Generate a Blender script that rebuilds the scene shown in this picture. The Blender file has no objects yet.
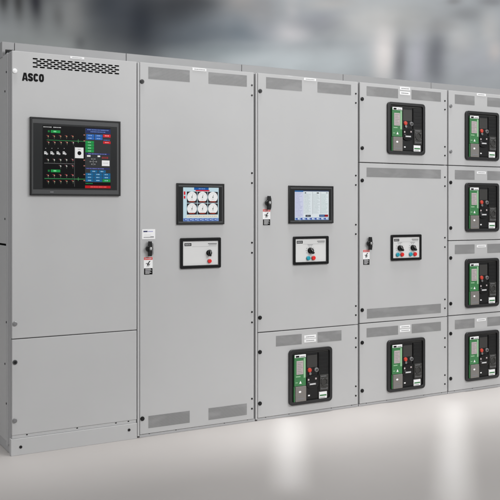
import bpy, bmesh, math, random
from mathutils import Vector, Matrix
random.seed(4)
S = bpy.context.scene
COL = S.collection
PI = math.pi

# ------------------------------------------------------------------ materials
def lin(c):
    return tuple(((v/255)/12.92 if v/255 <= .04045 else (((v/255)+.055)/1.055)**2.4) for v in c)

def mat(name, col, rough=.5, metal=0., spec=.5, srgb=True, emit=0., bump=None, coat=0.):
    m = bpy.data.materials.new(name); m.use_nodes = True
    nt = m.node_tree; b = nt.nodes['Principled BSDF']
    c = lin(col) if srgb else col
    b.inputs['Base Color'].default_value = (*c, 1)
    b.inputs['Roughness'].default_value = rough
    b.inputs['Metallic'].default_value = metal
    b.inputs['Specular IOR Level'].default_value = spec
    b.inputs['Coat Weight'].default_value = coat
    if emit:
        b.inputs['Emission Color'].default_value = (*c, 1)
        b.inputs['Emission Strength'].default_value = emit
    if bump:
        sc, st, di = bump
        tc = nt.nodes.new('ShaderNodeTexCoord'); n = nt.nodes.new('ShaderNodeTexNoise')
        n.inputs['Scale'].default_value = sc; n.inputs['Detail'].default_value = 3
        bp = nt.nodes.new('ShaderNodeBump'); bp.inputs['Strength'].default_value = st
        bp.inputs['Distance'].default_value = di
        nt.links.new(tc.outputs['Object'], n.inputs['Vector'])
        nt.links.new(n.outputs['Fac'], bp.inputs['Height'])
        nt.links.new(bp.outputs['Normal'], b.inputs['Normal'])
    return m

def paint(name, base, rough=.45):
    """grey powder coat: fine orange peel, very faint broad tone and gloss variation"""
    m = mat(name, base, rough, srgb=False, spec=.45)
    nt = m.node_tree; N = nt.nodes; L = nt.links; b = N['Principled BSDF']
    geo = N.new('ShaderNodeNewGeometry')
    n1 = N.new('ShaderNodeTexNoise'); n1.inputs['Scale'].default_value = 1.7; n1.inputs['Detail'].default_value = 4
    L.new(geo.outputs['Position'], n1.inputs['Vector'])
    mr = N.new('ShaderNodeMapRange'); mr.inputs['From Min'].default_value = .3; mr.inputs['From Max'].default_value = .7
    mr.inputs['To Min'].default_value = .975; mr.inputs['To Max'].default_value = 1.025
    L.new(n1.outputs['Fac'], mr.inputs['Value'])
    vm = N.new('ShaderNodeVectorMath'); vm.operation = 'SCALE'; vm.inputs[0].default_value = base
    L.new(mr.outputs['Result'], vm.inputs['Scale'])
    L.new(vm.outputs['Vector'], b.inputs['Base Color'])
    n3 = N.new('ShaderNodeTexNoise'); n3.inputs['Scale'].default_value = 9; n3.inputs['Detail'].default_value = 5
    L.new(geo.outputs['Position'], n3.inputs['Vector'])
    m3 = N.new('ShaderNodeMapRange'); m3.inputs['To Min'].default_value = rough-.07; m3.inputs['To Max'].default_value = rough+.07
    L.new(n3.outputs['Fac'], m3.inputs['Value']); L.new(m3.outputs['Result'], b.inputs['Roughness'])
    n2 = N.new('ShaderNodeTexNoise'); n2.inputs['Scale'].default_value = 420; n2.inputs['Detail'].default_value = 2
    L.new(geo.outputs['Position'], n2.inputs['Vector'])
    n4 = N.new('ShaderNodeTexNoise'); n4.inputs['Scale'].default_value = 2.2; n4.inputs['Detail'].default_value = 1
    L.new(geo.outputs['Position'], n4.inputs['Vector'])
    b2 = N.new('ShaderNodeBump'); b2.inputs['Strength'].default_value = .25; b2.inputs['Distance'].default_value = .01
    L.new(n4.outputs['Fac'], b2.inputs['Height'])
    bp = N.new('ShaderNodeBump'); bp.inputs['Strength'].default_value = .12; bp.inputs['Distance'].default_value = .0006
    L.new(n2.outputs['Fac'], bp.inputs['Height']); L.new(b2.outputs['Normal'], bp.inputs['Normal'])
    L.new(bp.outputs['Normal'], b.inputs['Normal'])
    return m

def perforated(name):
    """perforated steel: staggered round holes over a dim louvre space behind"""
    m = mat(name, (170, 170, 170), .5)
    nt = m.node_tree; N = nt.nodes; L = nt.links; b = N['Principled BSDF']
    geo = N.new('ShaderNodeNewGeometry'); sp = N.new('ShaderNodeSeparateXYZ')
    L.new(geo.outputs['Position'], sp.inputs[0])
    def mth(op, a, bb=None, c=None):
        n = N.new('ShaderNodeMath'); n.operation = op
        for i, v in enumerate((a, bb, c)):
            if v is None: continue
            if isinstance(v, (int, float)): n.inputs[i].default_value = v
            else: L.new(v, n.inputs[i])
        return n.outputs[0]
    p = .0072
    x = mth('DIVIDE', sp.outputs['X'], p); z = mth('DIVIDE', sp.outputs['Z'], p*.5)
    row = mth('FLOOR', z)
    off = mth('MULTIPLY', mth('MODULO', mth('ABSOLUTE', row), 2), .5)
    fx = mth('SUBTRACT', mth('FRACT', mth('ADD', x, off)), .5)
    fz = mth('MULTIPLY', mth('SUBTRACT', mth('FRACT', z), .5), .5)
    d = mth('SQRT', mth('ADD', mth('MULTIPLY', fx, fx), mth('MULTIPLY', fz, fz)))
    hole = N.new('ShaderNodeMapRange'); hole.inputs['From Min'].default_value = .24; hole.inputs['From Max'].default_value = .34
    hole.inputs['To Min'].default_value = 1; hole.inputs['To Max'].default_value = 0
    L.new(d, hole.inputs['Value'])
    n = N.new('ShaderNodeTexNoise'); n.inputs['Scale'].default_value = 9; n.inputs['Detail'].default_value = 2; n.inputs['Distortion'].default_value = .2
    mp = N.new('ShaderNodeMapping'); mp.inputs['Scale'].default_value = (.6, 1, 1.6)
    L.new(geo.outputs['Position'], mp.inputs['Vector']); L.new(mp.outputs['Vector'], n.inputs['Vector'])
    rr = N.new('ShaderNodeValToRGB')
    rr.color_ramp.elements[0].position = .5; rr.color_ramp.elements[0].color = (.11, .11, .11, 1)
    rr.color_ramp.elements[1].position = .66; rr.color_ramp.elements[1].color = (.20, .20, .20, 1)
    L.new(n.outputs['Fac'], rr.inputs['Fac'])
    mx = N.new('ShaderNodeMix'); mx.data_type = 'RGBA'
    L.new(hole.outputs['Result'], mx.inputs['Factor'])
    mx.inputs['A'].default_value = (.34, .34, .34, 1); L.new(rr.outputs['Color'], mx.inputs['B'])
    L.new(mx.outputs['Result'], b.inputs['Base Color'])
    return m

GREY = (.48, .48, .48)
PAINT = paint('grey_powder_coat', GREY)
FRAMEP = paint('grey_frame_paint', (.43, .43, .435), .5)
RAILP = paint('roof_rail_paint', (.37, .37, .372), .42)
BLACKP = mat('black_plastic', (17, 17, 18), .42, spec=.35, bump=(300, .1, .0005))
BLACKG = mat('black_gloss_plastic', (9, 9, 10), .22, spec=.4)
GLASSB = mat('smoked_glass_surround', (26, 27, 28), .16, spec=.5)
DARKB = mat('dark_bezel', (66, 67, 68), .45, spec=.4, bump=(500, .1, .0004))
DARKC = mat('dark_chassis', (22, 22, 22), .5, spec=.35)
CHAR = mat('charcoal_plastic', (50, 49, 47), .5, bump=(260, .35, .001))
SHADOWM = mat('dark_opening', (6, 6, 6), .95, spec=.05)
STEEL = mat('dull_steel', (150, 150, 150), .35, metal=.9)
CHROME = mat('bright_chrome', (235, 235, 235), .18, metal=1.)
WHITEL = mat('white_label', (238, 238, 238), .5)
PLATEM = mat('silver_faceplate', (214, 214, 213), .45)
BEZ = mat('satin_black_bezel', (30, 30, 31), .38, spec=.5, bump=(300, .1, .0005))
PLATEM2 = mat('worn_silver_print', (165, 165, 166), .5)
RED = mat('red_plastic', (222, 28, 24), .35)
REDD = mat('red_print', (205, 30, 28), .5)
TEAL = mat('teal_plastic', (15, 150, 170), .35)
GREEN = mat('green_label', (58, 122, 72), .4, bump=(90, .3, .001))
GREENL = mat('pale_green_print', (150, 192, 152), .45)
PINKG = mat('pale_window', (182, 170, 170), .4)
GREYB = mat('grey_trip_cover', (120, 116, 112), .4, bump=(180, .4, .001))
INK = mat('black_ink', (9, 9, 10), .6, spec=.15)
GREYINK = mat('grey_ink', (120, 120, 122), .5)
NAVY = mat('navy_ink', (40, 44, 90), .5)
ORANGE = mat('orange_red_button', (196, 62, 46), .4)
VENT = perforated('perforated_steel')
_scr = {}
def scr(c):
    c = tuple(int(v) for v in c)
    if c not in _scr:
        m = mat('screen_%02x%02x%02x' % c, c, .2, emit=.7, spec=.22)
        m.node_tree.nodes['Principled BSDF'].inputs['Base Color'].default_value = (*[v*.2 for v in lin(c)], 1)
        _scr[c] = m
    return _scr[c]

# ------------------------------------------------------------------ mesh builder
class MB:
    def __init__(self):
        self.bm = bmesh.new(); self.mats = []
    def mi(self, m):
        if m not in self.mats: self.mats.append(m)
        return self.mats.index(m)
    def _set(self, faces, m, smooth=False):
        i = self.mi(m)
        for f in faces: f.material_index = i; f.smooth = smooth
    def poly(self, pts, y, m):
        """flat polygon facing -Y; pts (x,z) counter-clockwise seen from the front"""
        f = self.bm.faces.new([self.bm.verts.new((x, y, z)) for x, z in pts]); self._set([f], m); return self
    def rect(self, x0, z0, x1, z1, y, m):
        return self.poly([(x0, z0), (x1, z0), (x1, z1), (x0, z1)], y, m)
    def disc(self, cx, cz, r, y, m, n=20, rz=None):
        rz = rz or r
        return self.poly([(cx+r*math.cos(2*PI*i/n), cz+rz*math.sin(2*PI*i/n)) for i in range(n)], y, m)
    def prism(self, pts, y0, y1, m, bev=0., seg=2):
        """extrude outline (x,z) from y0 (front) to y1 (back); optional bevel"""
        a = [self.bm.verts.new((x, y0, z)) for x, z in pts]; b = [self.bm.verts.new((x, y1, z)) for x, z in pts]
        n = len(pts); fs = [self.bm.faces.new(a), self.bm.faces.new(b[::-1])]
        for i in range(n):
            fs.append(self.bm.faces.new((a[i], b[i], b[(i+1) % n], a[(i+1) % n])))
        self._set(fs, m)
        if bev:
            es = [e for e in fs[0].edges]
            if n <= 6: es = list({e for f in fs for e in f.edges})
            r = bmesh.ops.bevel(self.bm, geom=es, offset=bev, segments=seg, affect='EDGES', profile=.6, clamp_overlap=True)
            self._set(r['faces'], m, False)
        return self
    def box(self, x0, x1, y0, y1, z0, z1, m, bev=0.):
        return self.prism([(x0, z0), (x1, z0), (x1, z1), (x0, z1)], y0, y1, m, bev)
    def rbox(self, x0, x1, y0, y1, z0, z1, r, m, bev=0.):
        return self.prism(rr(x0, z0, x1, z1, r), y0, y1, m, bev)
    def cyl(self, cx, cz, r, y0, y1, m, n=24, bev=0.):
        pts = [(cx+r*math.cos(2*PI*i/n), cz+r*math.sin(2*PI*i/n)) for i in range(n)]
        return self.prism(pts, y0, y1, m, bev)
    def ring(self, outer, inner, y0, y1, m, slope=0.):
        """frame between two outlines with the same vertex count; front at y0, back at y1"""
        n = len(outer); V = self.bm.verts.new
        of = [V((x, y0, z)) for x, z in outer]; ob = [V((x, y1, z)) for x, z in outer]
        nf = [V((x, y0, z)) for x, z in inner]; nb = [V((x, y1, z)) for x, z in inner]
        fs = []
        for i in range(n):
            j = (i+1) % n
            fs.append(self.bm.faces.new((of[i], of[j], nf[j], nf[i])))
            fs.append(self.bm.faces.new((of[j], of[i], ob[i], ob[j])))
            fs.append(self.bm.faces.new((nf[i], nf[j], nb[j], nb[i])))
        self._set(fs, m)
        es = [e for e in self.bm.edges if e.verts[0] in of and e.verts[1] in of]
        es += [e for e in self.bm.edges if e.verts[0] in nf and e.verts[1] in nf]
        r = bmesh.ops.bevel(self.bm, geom=es, offset=.0028, segments=3, affect='EDGES', profile=.6)
        self._set(r['faces'], m, True)
        return self
    def text(self, s, x, z, h, y, m, bold=.0, w=None):
        """text lying on the XZ plane, lower-left at x,z, cap height h, optionally fitted to width w"""
        cu = bpy.data.curves.new('t', 'FONT'); cu.body = s; cu.size = 1; cu.offset = bold; cu.resolution_u = 4
        o = bpy.data.objects.new('t', cu); COL.objects.link(o)
        dg = bpy.context.evaluated_depsgraph_get(); me = bpy.data.meshes.new_from_object(o.evaluated_get(dg))
        xs = [v.co.x for v in me.vertices]; zs = [v.co.y for v in me.vertices]
        x0, x1, z0, z1 = min(xs), max(xs), min(zs), max(zs)
        sz = h/(z1-z0); sx = (w/(x1-x0)) if w else sz
        vs = [self.bm.verts.new((x+(v.co.x-x0)*sx, y, z+(v.co.y-z0)*sz)) for v in me.vertices]
        i = self.mi(m)
        for p in me.polygons:
            try:
                f = self.bm.faces.new([vs[k] for k in p.vertices]); f.material_index = i
            except ValueError: pass
        bpy.data.objects.remove(o); bpy.data.curves.remove(cu); bpy.data.meshes.remove(me)
        return self
    def heavy(self, x, z, w, h, y, m):
        """the four heavy condensed capitals A S C O inside a w x h box"""
        lw = w*.238; gap = w*.016
        def T(i, p): return (x+i*(lw+gap)+p[0]*lw, z+p[1]*h)
        for k, q in enumerate(([(-.08, 0), (.29, 0), (.60, 1), (.24, 1)], [(.71, 0), (1.08, 0), (.76, 1), (.42, 1)], [(.2, .17), (.82, .17), (.78, .36), (.24, .36)])):
            self.poly([T(0, p) for p in q], y-.00008*k, m)
        def stroke(i, pts, tx=.20, tz=.135):
            V = []
            for k, p in enumerate(pts):
                a = pts[max(0, k-1)]; b = pts[min(len(pts)-1, k+1)]
                dx, dz = b[0]-a[0], b[1]-a[1]; L = math.hypot(dx, dz); nx, nz = -dz/L, dx/L
                V.append((self.bm.verts.new((T(i, (p[0]+nx*tx, 0))[0], y, T(i, (0, p[1]+nz*tz))[1])),
                          self.bm.verts.new((T(i, (p[0]-nx*tx, 0))[0], y, T(i, (0, p[1]-nz*tz))[1]))))
            self._set([self.bm.faces.new((V[k][0], V[k][1], V[k+1][1], V[k+1][0])) for k in range(len(V)-1)], m)
        def arc(cx, cz, rx, rz, a0, a1, n=14):
            out = []
            for k in range(n+1):
                t = math.radians(a0+(a1-a0)*k/n); c, q = math.cos(t), math.sin(t)
                out.append((cx+rx*math.copysign(abs(c)**.7, c), cz+rz*math.copysign(abs(q)**.7, q)))
            return out
        stroke(1, arc(.5, .685, .30, .18, 0, 200, 14)+arc(.5, .315, .30, .18, 20, -180, 14))
        stroke(2, arc(.5, .5, .30, .365, 28, 332, 26))
        stroke(3, arc(.5, .5, .30, .365, 0, 360, 32))
        return self
    def mesh(self, name, org=(0, 0, 0)):
        bmesh.ops.translate(self.bm, verts=self.bm.verts, vec=-Vector(org))
        bmesh.ops.recalc_face_normals(self.bm, faces=[f for f in self.bm.faces])
        me = bpy.data.meshes.new(name); self.bm.to_mesh(me); self.bm.free()
        for m in self.mats: me.materials.append(m)
        return me

def rr(x0, z0, x1, z1, r, k=5):
    pts = []
    for cx, cz, a in ((x1-r, z0+r, -PI/2), (x1-r, z1-r, 0), (x0+r, z1-r, PI/2), (x0+r, z0+r, PI)):
        for i in range(k+1):
            t = a + PI/2*i/k; pts.append((cx+r*math.cos(t), cz+r*math.sin(t)))
    return pts

WORLD = {}
def put(name, me, parent, loc, label=None):
    """link mesh datablock as an object at world location loc under parent"""
    o = bpy.data.objects.new(name, me); COL.objects.link(o)
    WORLD[o] = Vector(loc)
    if parent:
        o.parent = parent; o.location = Vector(loc) - WORLD[parent]
    else: o.location = loc
    if label: o['label'] = label
    return o
def part(name, mb, parent, org, label=None):
    return put(name, mb.mesh(name, org), parent, org, label)
def structure(name, mb, org=(0, 0, 0), kind='structure'):
    o = part(name, mb, None, org); o['kind'] = kind; return o
def cabinet(u, label):
    o = bpy.data.objects.new('switchgear_cabinet', None); COL.objects.link(o); o.location = (u, 0, 0)
    o.empty_display_size = .2
    WORLD[o] = Vector((u, 0, 0)); o['label'] = label; o['category'] = 'electrical cabinet'
    o['group'] = 'electrical cabinets standing side by side in one row'
    return o

# ------------------------------------------------------------------ shared small parts
def make_latch(mm, slot):
    b = MB(); b.cyl(0, 0, .0135, -.006, .001, mm, 24, .002); b.cyl(0, 0, .0075, -.0085, -.0055, slot, 16, .001)
    return b.mesh('latch')
LATCH_BLACK = make_latch(BLACKG, BLACKP)
LATCH_STEEL = make_latch(STEEL, GREYINK)
LATCH_WHITE = make_latch(WHITEL, WHITEL)
b = MB(); b.cyl(0, 0, .0062, -.0035, .001, BLACKG, 14, .001); HINGE = b.mesh('hinge_screw')

def latch(door, u, v, kind=LATCH_BLACK): put('latch', kind, door, (u, 0, v))
def hinges(door, u, vs):
    for v in vs:
        put('hinge_screw', HINGE, door, (u, 0, v))
def vent(door, u0, u1, v0, v1):
    b = MB(); b.rect(u0, v0, u1, v1, -.0006, VENT)
    part('vent', b, door, ((u0+u1)/2, 0, (v0+v1)/2))
def nameplate(door, u0, u1, v0, v1, line=True):
    b = MB(); b.box(u0, u1, -.0022, .001, v0, v1, WHITEL, .0006)
    if line:
        w = u1-u0; x = u0+w*.14
        while x < u1-w*.16:
            l = random.uniform(.05, .12)*w
            b.rect(x, v0+(v1-v0)*.4, x+l*.8, v0+(v1-v0)*.62, -.0028, GREYINK); x += l
    part('nameplate', b, door, ((u0+u1)/2, 0, (v0+v1)/2))
def door(cab, u0, u1, v0, v1, label=None):
    e = random.uniform(-.0008, .0008); b = MB(); b.prism([(u0, v0), (u1, v0+e), (u1, v1+e*.5), (u0+e, v1)], 0, .019, PAINT, .0030)
    return part('door', b, cab, (u0, 0, v0), label)

def handle(cab, u, v):
    o = put('door_handle', HB, cab, (u, 0, v)); put('grip', HG, o, (u, 0, v)); put('lock_cylinder', HL, o, (u, 0, v))
b = MB(); b.rbox(.000, .030, -.006, .001, -.042, .040, .014, STEEL, .002); b.cyl(-.001, 0, .017, -.011, -.003, BLACKG, 24, .002); HB = b.mesh('door_handle')
b = MB(); b.prism([(-.010, -.044), (.009, -.045), (.012, -.022), (.012, .022), (.010, .046), (-.008, .046), (-.010, .022), (-.010, -.022)], -.03, -.012, BLACKP, .003); b.cyl(-.007, 0, .0185, -.026, -.011, BLACKG, 24, .003); b.cyl(.002, .001, .0135, -.0315, -.025, CHAR, 20, .001); HG = b.mesh('grip')
b = MB(); b.cyl(.002, .001, .0075, -.034, -.030, CHROME, 18, .001); HL = b.mesh('lock_cylinder')

def make_sticker():
    b = MB(); w, h = .058, .108
    b.box(0, w, -.0012, .0008, 0, h, WHITEL)
    b.rect(.001, h-.017, w-.001, h-.001, -.0017, REDD)
    b.text('DANGER', .006, h-.0135, .009, -.0022, WHITEL, .0, w-.012)
    b.rect(.001, .001, w-.001, .040, -.0017, INK)
    for i, l in enumerate((.036, .042, .032, .040, .028)):
        b.rect(.009, .0335-i*.0066, .009+l, .0358-i*.0066, -.0022, WHITEL)
    # pictogram: hand with a lightning arrow
    b.poly([(.036, .084), (.044, .084), (.030, .068), (.036, .068), (.018, .047), (.024, .062), (.019, .062)], -.0022, INK)
    b.poly([(.014, .066), (.024, .070), (.022, .073), (.012, .069)], -.0023, INK)
    b.poly([(.030, .050), (.041, .066), (.038, .068), (.028, .053)], -.0023, INK)
    return b.mesh('warning_label')
STICK = make_sticker()
def sticker(cab, u, v): put('warning_label', STICK, cab, (u, 0, v))

# ------------------------------------------------------------------ circuit breaker (0.349 x 0.374)
def breaker_meshes():
    W, H = .349, .374; D = {}
    o = rr(0, 0, W, H, .026); i = rr(.021, .021, W-.021, H-.021, .012)
    b = MB(); b.ring(o, i, -.016, .0008, BEZ); D['bezel'] = b
    b = MB(); b.rect(.018, .018, W-.018, H-.018, -.0012, DARKC)
    b.box(.026, .325, -.005, -.001, .343, .350, CHAR, .001)
    b.box(.136, .233, -.0075, -.001, .030, .345, BLACKP, .002)
    b.box(.236, .326, -.006, -.001, .024, .340, DARKC, .002)
    b.box(.237, .243, -.011, -.006, .19, .338, BLACKG, .001)
    for k in range(5): b.box(.250, .318, -.0075, -.0055, .205+k*.026, .222+k*.026, BLACKP, .001)
    b.box(.153, .168, -.0095, -.006, .049, .058, WHITEL, .001)
    D['chassis'] = b
    b = MB()
    b.box(.040, .133, -.014, -.002, .126, .334, GREEN, .002)
    b.box(.042, .131, -.0155, -.012, .318, .338, WHITEL, .001)
    b.rect(.050, .320, .078, .332, -.016, INK)
    b.rect(.085, .322, .124, .327, -.016, GREYINK)
    b.box(.056, .110, -.0165, -.012, .205, .296, PINKG, .001)
    for k in range(7): b.rect(.062, .214+k*.0115, .103-.006*(k % 3), .2165+k*.0115, -.0171, GREYINK)
    b.rect(.114, .180, .128, .312, -.0146, GREENL)
    b.rect(.052, .187, .088, .194, -.0146, GREENL)
    b.poly([(.078, .142), (.098, .142), (.088, .162)], -.0146, WHITEL)
    b.rect(.048, .148, .066, .153, -.0146, GREENL)
    D['green_label_panel'] = b
    b = MB(); b.box(.047, .133, -.018, -.002, .016+.006, .124, GREYB, .003)
    b.disc(.082, .088, .010, -.0186, WHITEL, 12, .007)
    b.rect(.060, .036, .120, .046, -.0186, GREYINK); b.rect(.060, .056, .105, .060, -.0186, GREYINK)
    b.box(.038, .0455, -.012, -.002, .022, .124, GREEN, .001)
    D['trip_cover'] = b
    b = MB(); b.box(.143, .226, -.011, -.006, .243, .326, CHAR, .002)
    D['indicator_window'] = b
    b = MB(); b.cyl(.163, .226, .0145, -.019, -.007, ORANGE, 20, .003); b.cyl(.163, .226, .0185, -.010, -.006, CHAR, 20, .001); D['off_button'] = b
    b = MB(); b.cyl(.219, .224, .0145, -.019, -.007, GREYINK, 20, .003); b.cyl(.219, .224, .0185, -.010, -.006, CHAR, 20, .001); b.cyl(.219, .224, .008, -.0215, -.019, CHAR, 16, .001)
    D['on_button'] = b
    b = MB()
    pts = [(.140, .178), (.140, .150)]+[(.185+.05*math.cos(PI+PI*t/10), .128+.028*math.sin(PI+PI*t/10)) for t in range(11)]+[(.236, .150), (.236, .184), (.205, .190), (.172, .187)]
    b.prism(pts, -.017, -.007, BLACKG, .002)
    b.box(.158, .212, -.0185, -.016, .124, .137, GREYINK, .001)
    b.rect(.163, .128, .207, .133, -.0191, WHITEL)
    b.box(.145, .157, -.0192, -.016, .156, .168, PINKG, .001); b.box(.205, .217, -.0192, -.016, .160, .171, PINKG, .001)
    b.cyl(.167, .202, .0095, -.0175, -.007, STEEL, 18, .002)
    for k in range(4): b.rect(.149+k*.004, .141, .151+k*.004, .147, -.0175, GREYINK)
    D['charging_module'] = b
    b = MB(); b.box(.246, .318, -.014, -.005, .076, .186, CHAR, .003)
    b.ring([(.282+.028*math.cos(2*PI*i/24), .135+.028*math.sin(2*PI*i/24)) for i in range(24)], [(.282+.021*math.cos(2*PI*i/24), .135+.021*math.sin(2*PI*i/24)) for i in range(24)], -.019, -.013, CHAR)
    b.rect(.254, .173, .300, .177, -.0146, GREYINK); b.rect(.254, .088, .308, .091, -.0146, GREYINK)
    for k in range(4): b.rect(.252, .160-k*.022, .252+.012, .162-k*.022, -.0146, GREYINK); b.rect(.300, .157-k*.022, .313, .159-k*.022, -.0146, GREYINK)
    D['racking_socket'] = b
    b = MB(); b.box(.243, .306, -.012, -.005, .024, .069, WHITEL, .001); b.rect(.247, .040, .302, .050, -.0126, GREEN); b.rect(.247, .028, .290, .032, -.0126, GREYINK)
    D['rating_label'] = b
    return {k: v.mesh(k) for k, v in D.items()}
BRK = breaker_meshes()
def breaker(cab, u, v, label=None):
    root = put('circuit_breaker', BRK['chassis'], cab, (u, 0, v), label)
    for k, me in BRK.items():
        if k != 'chassis': put(k, me, root, (u, 0, v))
    return root

# ------------------------------------------------------------------ touchscreens
def touchscreen(cab, u0, u1, v0, v1, d0, d1, e0, e1, W, H, items, depth=.014, label=None):
    """housing u0..u1,v0..v1; display d0..d1,e0..e1; items drawn in a W x H pixel canvas, y down"""
    b = MB()
    b.ring([(u0, v0), (u1, v0), (u1, v1), (u0, v1)], [(u0+.010, v0+.010), (u1-.010, v0+.010), (u1-.010, v1-.010), (u0+.010, v1-.010)], -depth, .001, BLACKP)
    b.box(u0+.0095, u1-.0095, -depth+.003, 0, v0+.0095, v1-.0095, DARKB)
    b.rect(u0+.21*(u1-u0), v0+.017, u0+.21*(u1-u0)+.02, v0+.022, -depth+.0022, GREYINK)
    gi, gj = (.016, .034) if u1-u0 > .5 else (.011, .019)
    b.box(u0+gi, u1-gi-.006, -depth+.0021, -depth+.004, v0+gj, v1-gj, GLASSB, .0006)
    t = part('touchscreen', b, cab, (u0, 0, v0), label)
    b = MB(); y = -depth+.002
    sx = (d1-d0)/W; sz = (e1-e0)/H; placed = []
    def bbox(it):
        if it[0] == 'r': return it[1:5]
        if it[0] == 'd': return (it[1]-it[3], it[2]-it[3]*sx/sz, it[1]+it[3], it[2]+it[3]*sx/sz)
        if it[0] == 't': return (it[1], it[2]-it[3], it[1]+it[4], it[2])
        xs = [p[0] for p in it[1]]; ys = [p[1] for p in it[1]]; return (min(xs), min(ys), max(xs), max(ys))
    for it in items:
        k = it[0]; bb = bbox(it)
        lay = 1+max([l for (a, l) in placed if a[0] < bb[2] and bb[0] < a[2] and a[1] < bb[3] and bb[1] < a[3]], default=0)
        placed.append((bb, lay)); yy = y-.00012*lay
        if k == 'r':
            _, x0, y0, x1, y1, c = it; b.rect(d0+x0*sx, e1-y1*sz, d0+x1*sx, e1-y0*sz, yy, scr(c))
        elif k == 'd':
            _, x0, y0, r, c = it; b.disc(d0+x0*sx, e1-y0*sz, r*sx, yy, scr(c), 24)
        elif k == 'p':
            b.poly([(d0+x*sx, e1-z*sz) for x, z in it[1]][::-1], yy, scr(it[2]))
        elif k == 't':
            _, x0, y0, h, w, s, c = it; b.text(s, d0+x0*sx, e1-y0*sz, h*sz, yy, scr(c), .01, w*sx)
    part('display', b, t, (d0, -depth, e0))
    return t

K = (2, 2, 3); GRN = (20, 150, 70); BLU = (40, 105, 190); TB = (15, 100, 150); DBL = (35, 50, 120); RD = (215, 25, 40)
LG = (170, 170, 170)
def marks(x0, x1, y0, y1, c, n=5):
    """tiny unreadable lettering: a run of short strokes"""
    out = []; x = x0; w = (x1-x0)/n
    for i in range(n):
        out.append(('r', x+w*.08, y0, x+w*random.uniform(.55, .85), y1, c)); x += w
    return out
def screen_one():
    I = [('r', 0, 0, 309, 283, K)]
    def R(x0, y0, x1, y1, c):  # crop pixels, perspective undone
        I.append(('r', x0-98, y0-118-(x0-98)*.03, x1-98, y1-118-(x0-98)*.03, c))
    I.extend(marks(3, 40, 6, 9.5, (225, 225, 225), 7)); I.extend(marks(47, 82, 6, 9.5, (225, 225, 225), 6))
    for oy in (0, 178):
        R(121, 141+oy, 129, 150+oy, (20, 120, 55)); R(134, 140+oy, 176, 152+oy, GRN); R(146, 143+oy, 158, 149+oy, (120, 220, 150))
    I.append(('r', 18, 65, 190, 67.5, (40, 130, 70))); I.append(('r', 8, 238, 190, 242, (45, 120, 70)))
    def sym(x, y, c, c2):
        R(x-6, y-3, x-1, y-1.2, (130, 70, 75)); R(x-1, y-2, x+4, y+1, c); R(x+1, y, x+5, y+5, c2); R(x-3, y+3, x, y+5, (70, 60, 60))
        R(x+1.8, y+5, x+3.2, y+13, (95, 110, 95))
    for i, x in enumerate((120, 147, 175, 202, 230)):
        sym(x, 166, (200, 90, 85), (190, 150, 110)); sym(x+2, 194, (170, 80, 80), (205, 170, 140) if i < 4 else (200, 200, 200))
        if i < 4:
            bx = 105+i*27.3; R(bx, 236, bx+9, 249, (215, 215, 215)); R(bx+3, 239, bx+6, 242, K); R(bx+9, 241, bx+13, 252, (200, 200, 200)); R(bx+13, 245, bx+17, 251, (170, 170, 170))
            R(bx+5, 221, bx+8, 224, LG)
        sym(x, 273, (170, 175, 175), (215, 215, 200) if i < 4 else (190, 80, 90))
        if i > 1: sym(x, 301, (165, 170, 170), (210, 205, 200) if i < 4 else (190, 80, 90))
        sym(x, 343, (205, 60, 55), (205, 150, 145)); sym(x+1, 371, (210, 80, 60), (150, 160, 130))
    R(105, 288, 240, 290, (110, 110, 110)); I.append(('r', 141, 90, 142.6, 275, (90, 90, 90)))
    for y in (64, 238): I.append(('r', 158, y-6, 160, y+10, (70, 160, 90))); I.append(('r', 152, y+1, 166, y+3, (90, 150, 100)))
    for y in (158, 185, 274, 300, 340, 368): R(281, y, 288, y+4, (190, 120, 110))
    I.append(('r', 144, 95, 183, 144, (235, 235, 235))); I.append(('d', 164, 121, 9, K)); I.append(('r', 157, 102, 171, 105, LG))
    I.append(('r', 190, 5, 309, 268, (50, 52, 54)))
    I.append(('r', 192, 5, 309, 27, (30, 44, 95))); I.extend(marks(200, 300, 9, 13, (110, 140, 205), 14)); I.extend(marks(215, 285, 18, 22, (110, 140, 205), 10))
    for y in (32, 45):
        for x in (196, 235):
            I.append(('r', x, y, x+36, y+11.5, BLU)); I.extend(marks(x+9, x+26, y+4, y+7, (190, 210, 240), 3))
    I.append(('r', 274, 30, 309, 43, RD)); I.extend(marks(282, 302, 34, 38, (250, 200, 200), 3))
    I.append(('r', 274, 62, 309, 73, RD)); I.extend(marks(276, 306, 54, 59, (90, 110, 190), 6)); I.extend(marks(282, 302, 66, 69, (250, 190, 190), 3))
    for y in (63, 76.5, 90, 103.5):
        I.append(('r', 192, y, 231, y+12, GRN)); I.extend(marks(203, 218, y+4, y+8, (170, 230, 185), 3))
    I.append(('r', 192, 119, 305, 125, (40, 45, 105))); I.extend(marks(205, 290, 120.5, 124, (130, 140, 210), 11))
    I.append(('r', 199, 129, 215, 136, (240, 240, 240))); I.append(('r', 248, 129, 260, 136, (240, 240, 240))); I.extend(marks(268, 298, 134, 143, (170, 45, 50), 5))
    for a in (0, 60, 120, 180, 240, 300):
        I.append(('d', 228+14*math.cos(math.radians(a)), 158+14*math.sin(math.radians(a)), 3.2, (130, 130, 132)))
    I.append(('r', 212, 157, 245, 158.5, (140, 140, 140))); I.append(('r', 227, 142, 228.6, 175, (140, 140, 140)))
    I.append(('r', 268, 151, 304, 177, (238, 238, 240))); I.extend(marks(274, 298, 162, 165, LG, 5))
    I.append(('r', 192, 187, 305, 193, (40, 45, 105))); I.extend(marks(197, 280, 188.5, 192, (130, 140, 210), 11))
    for x in (214, 252): I.append(('r', x, 197, x+34, 209, TB)); I.extend(marks(x+10, x+24, 201, 205, (170, 210, 235), 3))
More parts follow.
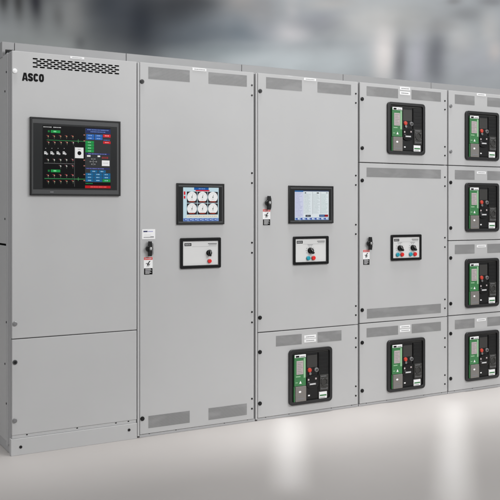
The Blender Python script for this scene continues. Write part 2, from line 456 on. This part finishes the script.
    for r_, y in enumerate((211, 225, 239)):
        for c_, x in enumerate((193, 232, 271)):
            I.append(('r', x, y, x+37, y+12.5, GRN if r_ == 2 and c_ == 2 else TB)); I.extend(marks(x+10, x+26, y+4, y+8, (170, 210, 235), 3))
    I.append(('r', 190, 254, 309, 268, K)); I.extend(marks(192, 226, 258, 261, (30, 170, 90), 6))
    I.append(('r', 190, 269, 309, 281, (190, 20, 30))); I.extend(marks(215, 290, 273, 277, (235, 110, 110), 10))
    return I
def screen_gauges():
    I = [('r', 0, 0, 325, 302, (196, 222, 232)), ('r', 98, 0, 232, 22, (20, 90, 165)), ('r', 112, 22, 240, 33, RD)]
    I += marks(140, 200, 8, 13, (180, 205, 240), 6)
    I += [('r', 5, 36, 20, 66, RD), ('r', 5, 76, 20, 100, RD)]
    for cy in (87, 192):
        for cx in (79, 175, 271):
            I.append(('r', cx-46, cy-50, cx+46, cy+50, (38, 38, 42))); I.append(('d', cx, cy-2, 44, (240, 240, 240)))
            I.append(('r', cx-30, cy+34, cx+30, cy+48, (70, 25, 30))); I += marks(cx-22, cx+22, cy+38, cy+43, (225, 90, 60), 4)
            I.append(('d', cx, cy, 5, (60, 90, 70)))
            I.append(('p', [(cx-2, cy), (cx+2, cy), (cx+7, cy-24), (cx+5, cy-25)], (60, 60, 60)))
            for a in range(200, 345, 18):
                t = math.radians(a); x, y = cx+36*math.cos(t), cy+36*math.sin(t); I.append(('r', x-1.5, y-1.5, x+1.5, y+1.5, (120, 120, 120)))
            I += marks(cx-10, cx+10, cy+14, cy+18, (150, 150, 150), 3)
    I.append(('r', 30, 247, 318, 270, (228, 226, 214))); I += marks(40, 310, 256, 261, (190, 170, 150), 16)
    I.append(('r', 0, 274, 325, 302, (120, 150, 205)))
    for i in range(7): I.append(('r', 8+i*45, 279, 8+i*45+26, 297, (52, 80, 160))); I.append(('r', 15+i*45, 284, 15+i*45+18, 290, (205, 218, 240)))
    return I
def screen_lists():
    I = [('r', 0, 0, 340, 295, (222, 230, 234)), ('r', 0, 0, 340, 10, (45, 60, 92)), ('r', 0, 3, 84, 16, (40, 100, 160)), ('r', 0, 17, 84, 266, (208, 212, 234))]
    for y in range(24, 258, 11):
        I += marks(6, random.uniform(45, 78), y, y+4, (150, 155, 195), 6)
    for c, x0 in enumerate((92, 184, 266)):
        I.append(('r', x0-8, 14, x0-6, 236, (90, 90, 95)) if c else ('r', x0-8, 14, x0-7, 236, (160, 160, 180)))
        for y in range(36, 232, 9):
            I += marks(x0, x0+random.uniform(40, 68), y, y+3.2, (160, 175, 175) if c < 2 else (150, 180, 175), 6)
    I += [('r', 98, 20, 112, 30, (60, 60, 66)), ('r', 218, 20, 240, 30, (60, 60, 66)), ('r', 312, 20, 330, 26, (100, 110, 110))]
    I += [('r', 106, 243, 158, 263, (36, 42, 60)), ('r', 243, 241, 300, 264, (35, 70, 125)), ('r', 300, 241, 334, 264, (150, 20, 30))]
    I += marks(116, 148, 250, 256, LG, 5) + marks(250, 294, 250, 256, (150, 180, 220), 6)
    I.append(('r', 0, 270, 340, 295, (150, 175, 212)))
    for i in range(7): I.append(('r', 12+i*47, 274, 12+i*47+22, 291, (60, 84, 165))); I.append(('r', 28+i*47, 276, 28+i*47+18, 286, (225, 232, 244)))
    return I

# ------------------------------------------------------------------ control panels
def control_panel(cab, u0, u1, v0, v1, i0, i1, j0, j1, label=None):
    b = MB(); b.ring(rr(u0, v0, u1, v1, .008, 3), rr(i0, j0, i1, j1, .002, 3), -.013, .001, BLACKG)
    c = part('control_panel', b, cab, (u0, 0, v0), label)
    b = MB(); b.box(i0-.004, i1+.004, -.005, 0, j0-.004, j1+.004, PLATEM)
    w = i1-i0; h = j1-j0
    b.rect(i0+.05*w, j1-.20*h, i0+.24*w, j1-.08*h, -.0055, INK)
    b.heavy(i0+.065*w, j1-.175*h, .15*w, .07*h, -.006, PLATEM2)
    for k, (a, e, z) in enumerate(((.71, .94, .10), (.73, .94, .155))):
        x = i0+a*w
        while x < i0+e*w:
            l = .028*w; b.rect(x, j1-(z+.03)*h, x+l*.75, j1-z*h, -.0055, INK if k == 0 else GREYINK); x += l
    b.rect(i0+.26*w, j1-.235*h, i0+.94*w, j1-.229*h, -.0055, GREYINK)
    part('faceplate', b, c, (i0, 0, j0))
    return c
def knob(cp, u, v, r=.017, ang=40, ticks=True):
    b = MB(); b.cyl(u, v, r*1.15, -.010, -.004, BLACKP, 24, .001); b.cyl(u, v, r*.9, -.028, -.009, BLACKG, 24, .003)
    t = math.radians(ang); c, s = math.cos(t), math.sin(t)
    pts = [(-1.35, -.35), (1.0, -.5), (1.35, 0), (1.0, .5), (-1.35, .35)]
    b.prism([(u+r*(x*c-z*s), v+r*(x*s+z*c)) for x, z in pts], -.034, -.010, BLACKP, .0015)
    p = [(u+r*(x*c-z*s), v+r*(x*s+z*c)) for x, z in ((-.2, -.07), (1.1, -.07), (1.1, .07), (-.2, .07))]
    b.poly(p, -.0346, LG_M)
    part('selector_knob', b, cp, (u, 0, v))
    if ticks:
        b = MB()
        for a in (150, 105, 75, 30, -150, -30, 0, 180):
            x, z = u+r*1.75*math.cos(math.radians(a)), v+r*1.75*math.sin(math.radians(a))
            b.rect(x-.005, z-.0015, x+.003, z+.0015, -.0055, GREYINK)
        b.rect(u-.022, v+r*1.75+.006, u+.022, v+r*1.75+.0085, -.0055, GREYINK)
        part('scale_marks', b, cp, (u, 0, v))
LG_M = mat('pointer_line', (200, 200, 200), .5)
def button(cp, u, v, m, r=.0145):
    b = MB(); b.cyl(u, v, r*1.12, -.009, -.004, STEEL, 24, .001); b.cyl(u, v, r, -.017, -.008, m, 24, .003)
    part('push_button', b, cp, (u, 0, v))

# ------------------------------------------------------------------ cabinets
TOP = 2.286
def carcass(cab, u0, u1, d=1.25, left_end=False, base=.0):
    """frame behind the doors: proud corner strips, dark gap behind door edges"""
    b = MB()
    b.box(u0+.001, u1-.001, .030, d, base+.0, TOP, FRAMEP, .002)
    f = part('carcass', b, cab, (u0, 0, 0))
    return f
def roof(cab, u0, u1, y0=.185):
    b = MB(); b.box(u0+.0015, u1-.0015, y0, 1.22, TOP-.01, 2.367, RAILP, .003)
    return part('roof_rail', b, cab, (u0, 0, TOP))
def base_strip(cab, u0, u1, z1=.016):
    b = MB(); b.box(u0+.001, u1-.001, .006, .0295, 0, z1, FRAMEP, .001)
    for t in (.08, .3, .72, .93):
        x = u0+(u1-u0)*t; b.box(x-.004, x+.004, .0050, .008, z1-.002, z1+.003, INK)
    return part('base_channel', b, cab, (u0, 0, 0))

# --- cabinet with the big screen
c1 = cabinet(0, 'leftmost grey cabinet, with large black touchscreen, slotted top vent and deep kick plate')
carcass(c1, 0, .757)
b = MB(); b.box(.757, .7700, -.001, .029, .01, TOP-.004, PAINT, .0035); part('corner_strip', b, c1, (.756, 0, 0))
b = MB()  # left end: corner post, ridge, two side panels with a joint
b.box(.0, .0009, .0195, .0295, .10, TOP-.002, FRAMEP)
b.box(-.002, .0005, .0465, .071, .05, TOP-.004, FRAMEP, .0008)
b.box(-.010, .0005, .071, .098, .04, TOP-.002, FRAMEP, .003)
part('corner_post', b, c1, (0, 0, 0))
b = MB(); b.box(-.007, .0005, .110, 1.24, .06, 1.180, PAINT, .002); b.box(-.007, .0005, .110, 1.24, 1.192, TOP-.004, PAINT, .002)
b.box(-.003, .0004, .112, 1.2, 1.176, 1.196, SHADOWM)
sp = part('side_panel', b, c1, (0, .11, .06))
for y, z in ((.085, 2.175), (.13, 1.335), (.085, .745), (.085, .28), (.13, 2.07), (.13, .5)):
    s = put('side_screw', HINGE, sp, (-.0095 if y < .1 else -.0065, y, z)); s.rotation_euler = (0, 0, -PI/2)
roof(c1, -.013, .061); roof(c1, .061, .757)
b = MB(); b.box(.004, .03, .09, .15, TOP, TOP+.02, BLACKP, .003); b.box(.0, .05, .15, .157, TOP, TOP+.03, DARKC, .002); part('roof_bracket', b, c1, (.0, .1, TOP))
d = door(c1, .0005, .752, .660, TOP)
latch(d, .015, 2.171, LATCH_WHITE); latch(d, .015, .744, LATCH_STEEL)
b = MB()
p = .0411; rows = 5; z = 2.254
for r_ in range(rows):
    off = 0 if r_ % 2 == 0 else p*.5
    for k in range(13 if r_ % 2 == 0 else 12):
        x = .117+off+k*p
        b.prism(rr(x, z-r_*.0116-.0080, x+.0285, z-r_*.0116, .0030, 3), -.0006, .0004, SHADOWM)
part('slotted_vent', b, d, (.117, 0, 2.2))
b = MB(); b.heavy(.058, 2.119, .124, .047, -.0006, INK); b.disc(.1795, 2.163, .0022, -.0006, GREYINK, 10)
part('maker_lettering', b, d, (.059, 0, 2.119))
nameplate(d, .336, .421, 2.270, 2.283)
touchscreen(c1, .099, .641, 1.470, 1.916, .169, .578, 1.512, 1.872, 309, 283, screen_one(), .02, 'large black touchscreen showing a dark single line diagram with coloured buttons')
d = door(c1, .0005, .752, .114, .655, 'short blank grey lower door')
latch(d, .016, .527, make_latch(DARKB, BLACKP)); latch(d, .014, .197, LATCH_STEEL)
b = MB(); b.box(-.007, .752, -.006, .029, 0, .094, PAINT, .002)
b.cyl(.047, .046, .0085, -.0095, -.005, BLACKG, 16, .001); b.cyl(.700, .059, .0085, -.0095, -.005, BLACKG, 16, .001)
part('kick_plate', b, c1, (0, 0, 0))
b = MB(); b.box(.002, .750, .004, .0295, .0945, .113, PAINT, .001)
for x in (.085, .38, .62, .70): b.rbox(x-.005, x+.005, .003, .006, .1055, .1115, .0025, INK)
part('base_channel', b, c1, (0, 0, .1))

# --- second: gauge screen
c2 = cabinet(.757, 'grey one-door cabinet whose touchscreen shows six round white gauges')
carcass(c2, .757, 1.585); roof(c2, .757, 1.585); base_strip(c2, .772, 1.585)
b = MB(); b.box(1.5865, 1.600, -.001, .029, .01, TOP-.004, PAINT, .0035)
STR = b
d = door(c2, .7736, 1.573, .019, TOP)
for a in ((.828, 1.108), (1.240, 1.520)): vent(d, *a, 2.188, 2.262); vent(d, *a, .051, .126)
nameplate(d, 1.126, 1.224, 2.264, 2.281)
latch(d, .786, 2.168); latch(d, .788, .115)
hinges(d, 1.558, (2.201, 2.135, 1.627, 1.562, 1.172, 1.106, .719, .651, .152, .087))
touchscreen(c2, 1.016, 1.348, 1.295, 1.553, 1.057, 1.307, 1.315, 1.527, 325, 302, screen_gauges(), .014, 'touchscreen showing six round white gauges')
cp = control_panel(c2, 1.040, 1.324, 1.018, 1.211, 1.057, 1.307, 1.038, 1.190, 'black framed silver plate with a single small knob over a red button')
knob(cp, 1.239, 1.114, .0155, 90, False); button(cp, 1.243, 1.062, RED, .013)
b = MB(); b.box(.787, .873, -.0012, .0008, 1.208, 1.268, WHITEL)
b.rect(.795, 1.251, .822, 1.259, -.0018, NAVY); b.rect(.825, 1.252, .858, 1.2565, -.0018, mat('pale_blue_ink', (150, 150, 200), .5))
for i in range(9): b.rect(.797+i*.0075, 1.217, .803+i*.0075, 1.2215+(.003 if i > 5 else 0), -.0018, GREYINK)
b.rect(.797, 1.232, .846, 1.2345, -.0018, PLATEM)
part('information_label', b, c2, (.787, 0, 1.208))
handle(c2, .830, 1.149); sticker(c2, .798, .990)

# --- third: list screen over one breaker
c3 = cabinet(1.585, 'grey two-door cabinet with text-filled touchscreen above one black-framed circuit breaker')
part('corner_strip', STR, c3, (1.5865, 0, 0))
carcass(c3, 1.585, 2.425); roof(c3, 1.585, 2.425); base_strip(c3, 1.601, 2.425)
d = door(c3, 1.6045, 2.419, .583, TOP)
vent(d, 1.666, 1.948, 2.188, 2.263); vent(d, 2.075, 2.358, 2.188, 2.262)
nameplate(d, 1.963, 2.062, 2.264, 2.281)
latch(d, 1.620, 2.167); latch(d, 1.618, .678)
hinges(d, 2.399, (2.202, 2.137, 1.627, 1.561, 1.282, 1.216, .711, .647))
touchscreen(c3, 1.839, 2.200, 1.295, 1.549, 1.883, 2.160, 1.317, 1.518, 340, 295, screen_lists(), .014, 'touchscreen showing white columns of text')
cp = control_panel(c3, 1.875, 2.161, 1.015, 1.207, 1.891, 2.142, 1.034, 1.190, 'black framed silver plate with one knob over a teal and a red button')
knob(cp, 2.012, 1.110, .018, 125); button(cp, 1.994, 1.059, TEAL, .0145); button(cp, 2.036, 1.059, RED, .0145)
handle(c3, 1.676, 1.432); sticker(c3, 1.640, 1.284)
d = door(c3, 1.6045, 2.419, .019, .577)
vent(d, 1.742, 1.946, .478, .548); vent(d, 2.075, 2.276, .478, .550)
nameplate(d, 1.966, 2.062, .513, .534); nameplate(d, 1.966, 2.062, .487, .508)
latch(d, 1.618, .452); latch(d, 1.618, .114); hinges(d, 2.399, (.486, .421, .147, .081))
breaker(c3, 1.839, .073)

# --- fourth: breakers top and bottom
c4 = cabinet(2.425, 'grey three-door cabinet with a two-knob control panel between two circuit breakers')
carcass(c4, 2.425, 3.258); roof(c4, 2.425, 3.258); base_strip(c4, 2.43, 3.258)
d = door(c4, 2.435, 3.251, 1.7235, TOP)
vent(d, 2.494, 2.779, 2.194, 2.262); vent(d, 2.904, 3.188, 2.194, 2.264)
nameplate(d, 2.794, 2.890, 2.257, 2.279); nameplate(d, 2.794, 2.890, 2.222, 2.247)
latch(d, 2.454, 2.168); latch(d, 2.454, 1.822); hinges(d, 3.227, (2.203, 2.138, 1.859, 1.793))
breaker(c4, 2.674, 1.789)
d = door(c4, 2.435, 3.251, .587, 1.7175)
vent(d, 2.494, 3.188, 1.619, 1.686); vent(d, 2.497, 3.188, .615, .684)
latch(d, 2.454, 1.594); latch(d, 2.454, .679); hinges(d, 3.227, (1.631, 1.564, 1.177, 1.107, .714, .648))
cp = control_panel(c4, 2.709, 2.991, 1.019, 1.206, 2.725, 2.975, 1.037, 1.188, 'black framed silver plate with two knobs and two teal and red button pairs')
for u in (2.790, 2.911): knob(cp, u, 1.109, .018, 130)
for u, m in ((2.768, TEAL), (2.809, RED), (2.889, TEAL), (2.930, RED)): button(cp, u, 1.062, m, .0145)
handle(c4, 2.511, 1.148); sticker(c4, 2.462, .996)
d = door(c4, 2.435, 3.251, .019, .581)
vent(d, 2.494, 2.779, .482, .548); vent(d, 2.906, 3.188, .482, .549)
nameplate(d, 2.794, 2.890, .525, .545); nameplate(d, 2.794, 2.890, .498, .518)
latch(d, 2.454, .449); latch(d, 2.454, .110); hinges(d, 3.227, (.424, .356, .146, .079))
breaker(c4, 2.674, .074)

# --- fifth: four breakers
c5 = cabinet(3.258, 'rightmost grey cabinet with four stacked doors, each holding a circuit breaker')
carcass(c5, 3.258, 4.095); roof(c5, 3.258, 4.095); base_strip(c5, 3.262, 4.095)
for z0, z1, bv, tv, zl in ((.019, .584, .077, .481, (.453, .114)), (.590, 1.150, .637, 1.050, (1.023, .679)), (1.156, 1.7175, 1.218, 1.616, (1.592, 1.249)), (1.7235, TOP, 1.767, 2.188, (2.168, 1.825))):
    d = door(c5, 3.2645, 4.088, z0, z1)
    vent(d, 3.327, 3.529, tv, tv+.071); vent(d, 3.662, 3.864, tv, tv+.071)
    zz = tv+.046 if z1 != TOP else 2.264
    nameplate(d, 3.551, 3.646, zz, zz+.019)
    for z in zl: latch(d, 3.284, z, LATCH_STEEL if z1 == TOP else LATCH_BLACK)
    hinges(d, 4.064, (z0+.48, z0+.415, z0+.13, z0+.065))
    breaker(c5, 3.427, bv)

# ------------------------------------------------------------------ floor and backdrop
def floor_mat():
    m = mat('pale_sealed_floor', (.56, .535, .515), .5, srgb=False, spec=.25)
    nt = m.node_tree; N = nt.nodes; L = nt.links; b = N['Principled BSDF']
    geo = N.new('ShaderNodeNewGeometry')
    n = N.new('ShaderNodeTexNoise'); n.inputs['Scale'].default_value = .9; n.inputs['Detail'].default_value = 6
    L.new(geo.outputs['Position'], n.inputs['Vector'])
    rp = N.new('ShaderNodeValToRGB')
    rp.color_ramp.elements[0].position = .3; rp.color_ramp.elements[0].color = (.415, .390, .374, 1)
    rp.color_ramp.elements[1].position = .7; rp.color_ramp.elements[1].color = (.445, .422, .407, 1)
    L.new(n.outputs['Fac'], rp.inputs['Fac']); L.new(rp.outputs['Color'], b.inputs['Base Color'])
    n2 = N.new('ShaderNodeTexNoise'); n2.inputs['Scale'].default_value = 60; n2.inputs['Detail'].default_value = 3
    L.new(geo.outputs['Position'], n2.inputs['Vector'])
    bp = N.new('ShaderNodeBump'); bp.inputs['Strength'].default_value = .08; bp.inputs['Distance'].default_value = .002
    L.new(n2.outputs['Fac'], bp.inputs['Height']); L.new(bp.outputs['Normal'], b.inputs['Normal'])
    return m
bm_ = MB()
f = bm_.bm.faces.new([bm_.bm.verts.new(p) for p in ((-14, -10, 0), (20, -10, 0), (20, 22, 0), (-14, 22, 0))]); bm_._set([f], floor_mat())
structure('floor', bm_)

CAM = Vector((-1.2266, -4.854, 1.392))
RIGHT = Vector((.8685, -.4957, 0)); FWD = Vector((.4957, .8685, 0))
BD = 13.0   # metres from the photographer to the backdrop
def backdrop_mat():
    """large photographic backdrop: out-of-focus plant hall (soft columns, openings, pale wall)"""
    m = mat('blurred_hall_print', (150, 150, 150), .95, spec=.0)
    nt = m.node_tree; N = nt.nodes; L = nt.links; b = N['Principled BSDF']
    tc = N.new('ShaderNodeTexCoord')
    n = N.new('ShaderNodeTexNoise'); n.inputs['Scale'].default_value = .8; n.inputs['Detail'].default_value = 1
    L.new(tc.outputs['Object'], n.inputs['Vector'])
    w = N.new('ShaderNodeVectorMath'); w.operation = 'MULTIPLY_ADD'
    L.new(n.outputs['Color'], w.inputs[0]); w.inputs[1].default_value = (.12, 0, .12); w.inputs[2].default_value = (-.06, 0, -.06)
    ad = N.new('ShaderNodeVectorMath'); ad.operation = 'ADD'
    L.new(tc.outputs['Object'], ad.inputs[0]); L.new(w.outputs['Vector'], ad.inputs[1])
    px = BD/856
    def X(x): return (x-250)*px
    def Z(y): return 1.392+(209-y)*px
    G = .94
    def C(c): return (*[v*G for v in lin(c)], 1)
    col = None
    blobs = [  # x, y, sx, sy, rgb, weight  (reference positions, soft)
        (60, 45, 95, 60, (120, 123, 123), .95), (30, 55, 60, 16, (135, 139, 138), .8),
        (30, -12, 75, 26, (78, 79, 80), .95), (4, 0, 5, 14, (48, 48, 48), .8), (19, 3, 5, 16, (50, 50, 50), .8), (36, 2, 6.5, 20, (40, 40, 46), .9),
        (58, 16, 6, 12, (84, 84, 84), .6), (75, 14, 10, 22, (128, 128, 127), .55), 
        (108, -4, 26, 52, (58, 60, 64), .85), (100, 30, 14, 16, (92, 95, 97), .5), (142, 22, 30, 50, (30, 34, 42), .93), (178, 14, 34, 30, (44, 47, 53), .8), (112, 5, 20, 30, (60, 64, 70), .7), (80, 42, 6, 7, (88, 90, 92), .7),
        (196, 4, 40, 15, (54, 55, 58), .8), (178, 40, 26, 10, (66, 71, 78), .6), (208, 34, 34, 18, (88, 95, 102), .8), (222, 54, 42, 9, (118, 128, 132), .7),
        (245, 2, 16, 15, (150, 146, 143), .7), (240, 25, 20, 14, (118, 124, 130), .7),
        (245, 36, 22, 12, (104, 114, 122), .7), (290, 64, 75, 13, (176, 183, 186), .85), (300, 44, 60, 4, (150, 156, 160), .5), (268, 30, 16, 10, (142, 146, 152), .7), (293, 32, 15, 10, (192, 190, 192), .8), (292, 8, 7, 16, (172, 172, 174), .7),
        (320, 22, 26, 12, (134, 136, 142), .8), (264, 8, 15, 16, (128, 128, 130), .7), (332, 4, 25, 6, (166, 164, 162), .7), (366, 25, 22, 14, (190, 190, 189), .75), (345, 36, 20, 5, (160, 163, 165), .5),
        (400, 22, 40, 18, (168, 168, 166), .75), (384, 56, 10, 24, (208, 203, 201), .85),
        (400, 64, 7, 24, (118, 118, 122), .9), (418, 64, 9, 26, (166, 166, 174), .8), (437, 58, 11, 30, (100, 102, 108), .92),
        (466, 14, 17, 8, (122, 124, 126), .75), (444, 26, 16, 7, (140, 140, 140), .6), (492, 2, 14, 5, (116, 117, 120), .75), (455, 1, 8, 4, (116, 116, 117), .7),
        (462, 42, 12, 12, (186, 185, 184), .6), (490, 28, 9, 14, (182, 181, 180), .7), (478, 62, 26, 16, (164, 166, 172), .7), (495, 50, 6, 9, (188, 180, 176), .6),
        # beyond the sides of the picture
        (600, 40, 60, 90, (140, 143, 148), .8), (700, 80, 40, 120, (95, 98, 104), .8), (-90, 20, 50, 120, (70, 72, 76), .8), (-180, 60, 40, 120, (150, 152, 152), .7), (250, 330, 900, 110, (150, 148, 146), .8)]
    prev = C((154, 158, 161))
    for (x, y, sx, sy, c, wt) in blobs:
        s = N.new('ShaderNodeVectorMath'); s.operation = 'SUBTRACT'; L.new(ad.outputs['Vector'], s.inputs[0]); s.inputs[1].default_value = (X(x), 0, Z(y))
        q = N.new('ShaderNodeVectorMath'); q.operation = 'MULTIPLY'; L.new(s.outputs[0], q.inputs[0]); q.inputs[1].default_value = (1/(sx*px*1.1), 0, 1/(sy*px*1.1))
        dt = N.new('ShaderNodeVectorMath'); dt.operation = 'DOT_PRODUCT'; L.new(q.outputs[0], dt.inputs[0]); L.new(q.outputs[0], dt.inputs[1])
        pw = N.new('ShaderNodeMath'); pw.operation = 'POWER'; L.new(dt.outputs['Value'], pw.inputs[0]); pw.inputs[1].default_value = 1.05
        ng = N.new('ShaderNodeMath'); ng.operation = 'MULTIPLY'; L.new(pw.outputs[0], ng.inputs[0]); ng.inputs[1].default_value = -1
        ex = N.new('ShaderNodeMath'); ex.operation = 'EXPONENT'; L.new(ng.outputs[0], ex.inputs[0])
        ml = N.new('ShaderNodeMath'); ml.operation = 'MULTIPLY'; L.new(ex.outputs[0], ml.inputs[0]); ml.inputs[1].default_value = wt
        mx = N.new('ShaderNodeMix'); mx.data_type = 'RGBA'; L.new(ml.outputs[0], mx.inputs['Factor'])
        if isinstance(prev, tuple): mx.inputs['A'].default_value = prev
        else: L.new(prev, mx.inputs['A'])
        mx.inputs['B'].default_value = C(c); prev = mx.outputs['Result']
    n2 = N.new('ShaderNodeTexNoise'); n2.inputs['Scale'].default_value = 1.9; n2.inputs['Detail'].default_value = 2.5; n2.inputs['Roughness'].default_value = .4
    mpp = N.new('ShaderNodeMapping'); mpp.inputs['Scale'].default_value = (.7, 1, 1.2)
    L.new(tc.outputs['Object'], mpp.inputs['Vector']); L.new(mpp.outputs['Vector'], n2.inputs['Vector'])
    mr = N.new('ShaderNodeMapRange'); mr.inputs['From Min'].default_value = .3; mr.inputs['From Max'].default_value = .7
    mr.inputs['To Min'].default_value = .89; mr.inputs['To Max'].default_value = 1.07; L.new(n2.outputs['Fac'], mr.inputs['Value'])
    sc = N.new('ShaderNodeVectorMath'); sc.operation = 'SCALE'; L.new(prev, sc.inputs[0]); L.new(mr.outputs['Result'], sc.inputs['Scale'])
    L.new(sc.outputs['Vector'], b.inputs['Base Color'])
    return m
b = MB(); b.box(-16, 16, 0, .05, 0, 9, backdrop_mat())
bd = b.mesh('backdrop'); bo = bpy.data.objects.new('backdrop', bd); COL.objects.link(bo)
bo.location = (CAM.x+FWD.x*BD, CAM.y+FWD.y*BD, .002); bo.rotation_euler = (0, 0, math.atan2(RIGHT.y, RIGHT.x)); bo['kind'] = 'structure'

# ------------------------------------------------------------------ camera
cd = bpy.data.cameras.new('camera'); cam = bpy.data.objects.new('camera', cd); COL.objects.link(cam); S.camera = cam
cd.sensor_width = 36; cd.lens = 856/500*36; cd.shift_y = (209-250)/500; cd.clip_end = 200
cam.location = CAM; cam.rotation_euler = (PI/2, 0, math.atan2(FWD.y, FWD.x)-PI/2)

# ------------------------------------------------------------------ light
def area(name, loc, target, sx, sy, power, col=(1, 1, 1), spread=180):
    l = bpy.data.lights.new(name, 'AREA'); l.shape = 'RECTANGLE'; l.size = sx; l.size_y = sy; l.energy = power; l.color = col
    l.spread = math.radians(spread)
    o = bpy.data.objects.new(name, l); COL.objects.link(o); o.location = loc
    o.rotation_euler = (Vector(target)-Vector(loc)).to_track_quat('-Z', 'Y').to_euler()
    return o
area('key_softbox', (4.0, -6.0, 4.4), (2.4, 0, 1.2), 4.5, 2.5, 268)
area('fill_softbox', (-3.6, -6.5, 3.6), (.8, 0, 1.2), 2.5, 2.0, 85)
area('added_floor_wash', (1.9, -.13, 3.3), (1.9, -.13, 0), 7.5, .1, 9.5, (1, 1, 1), 30)  # added lamp, brightens the floor close to the cabinets
area('added_floor_wash', (3.3, -.45, 3.3), (3.3, -.45, 0), 4.2, .3, 10, (1, 1, 1), 40)  # added lamp, lifts the floor brightness towards the right
area('backdrop_wash', (CAM.x+FWD.x*8.5, CAM.y+FWD.y*8.5, 6.5), (CAM.x+FWD.x*BD, CAM.y+FWD.y*BD, 3.2), 14, 1.5, 430)
def pool(px, py, length, width, power):
    """added narrow lamp above the view; its stripe stands in for a floor reflection"""
    tx = (px-250)/856; Zd = 856*1.392/(py-209)
    p = CAM + RIGHT*tx*Zd + FWD*Zd; dr = (RIGHT*tx+FWD).normalized()
    l = bpy.data.lights.new('added_streak_lamp', 'AREA'); l.shape = 'ELLIPSE'; l.size = width; l.size_y = length; l.energy = power; l.color = (.93, .975, 1); l.spread = math.radians(6)  # added lamp, imitates a streak of light reflected in the floor
    o = bpy.data.objects.new('added_streak_lamp', l); COL.objects.link(o); o.location = (p.x, p.y, 2.75)
    o.rotation_euler = (0, 0, math.atan2(dr.y, dr.x)-PI/2)
pool(290, 446, 1.7, .05, .42)
pool(454, 446, 2.5, .06, .66)

w = bpy.data.worlds.new('World'); S.world = w; w.use_nodes = True
w.node_tree.nodes['Background'].inputs[0].default_value = (.97, .985, 1, 1)
w.node_tree.nodes['Background'].inputs[1].default_value = .45
S.render.engine = 'CYCLES'
S.view_settings.view_transform = 'Standard'; S.view_settings.look = 'None'; S.view_settings.gamma = 1; S.view_settings.exposure = 0
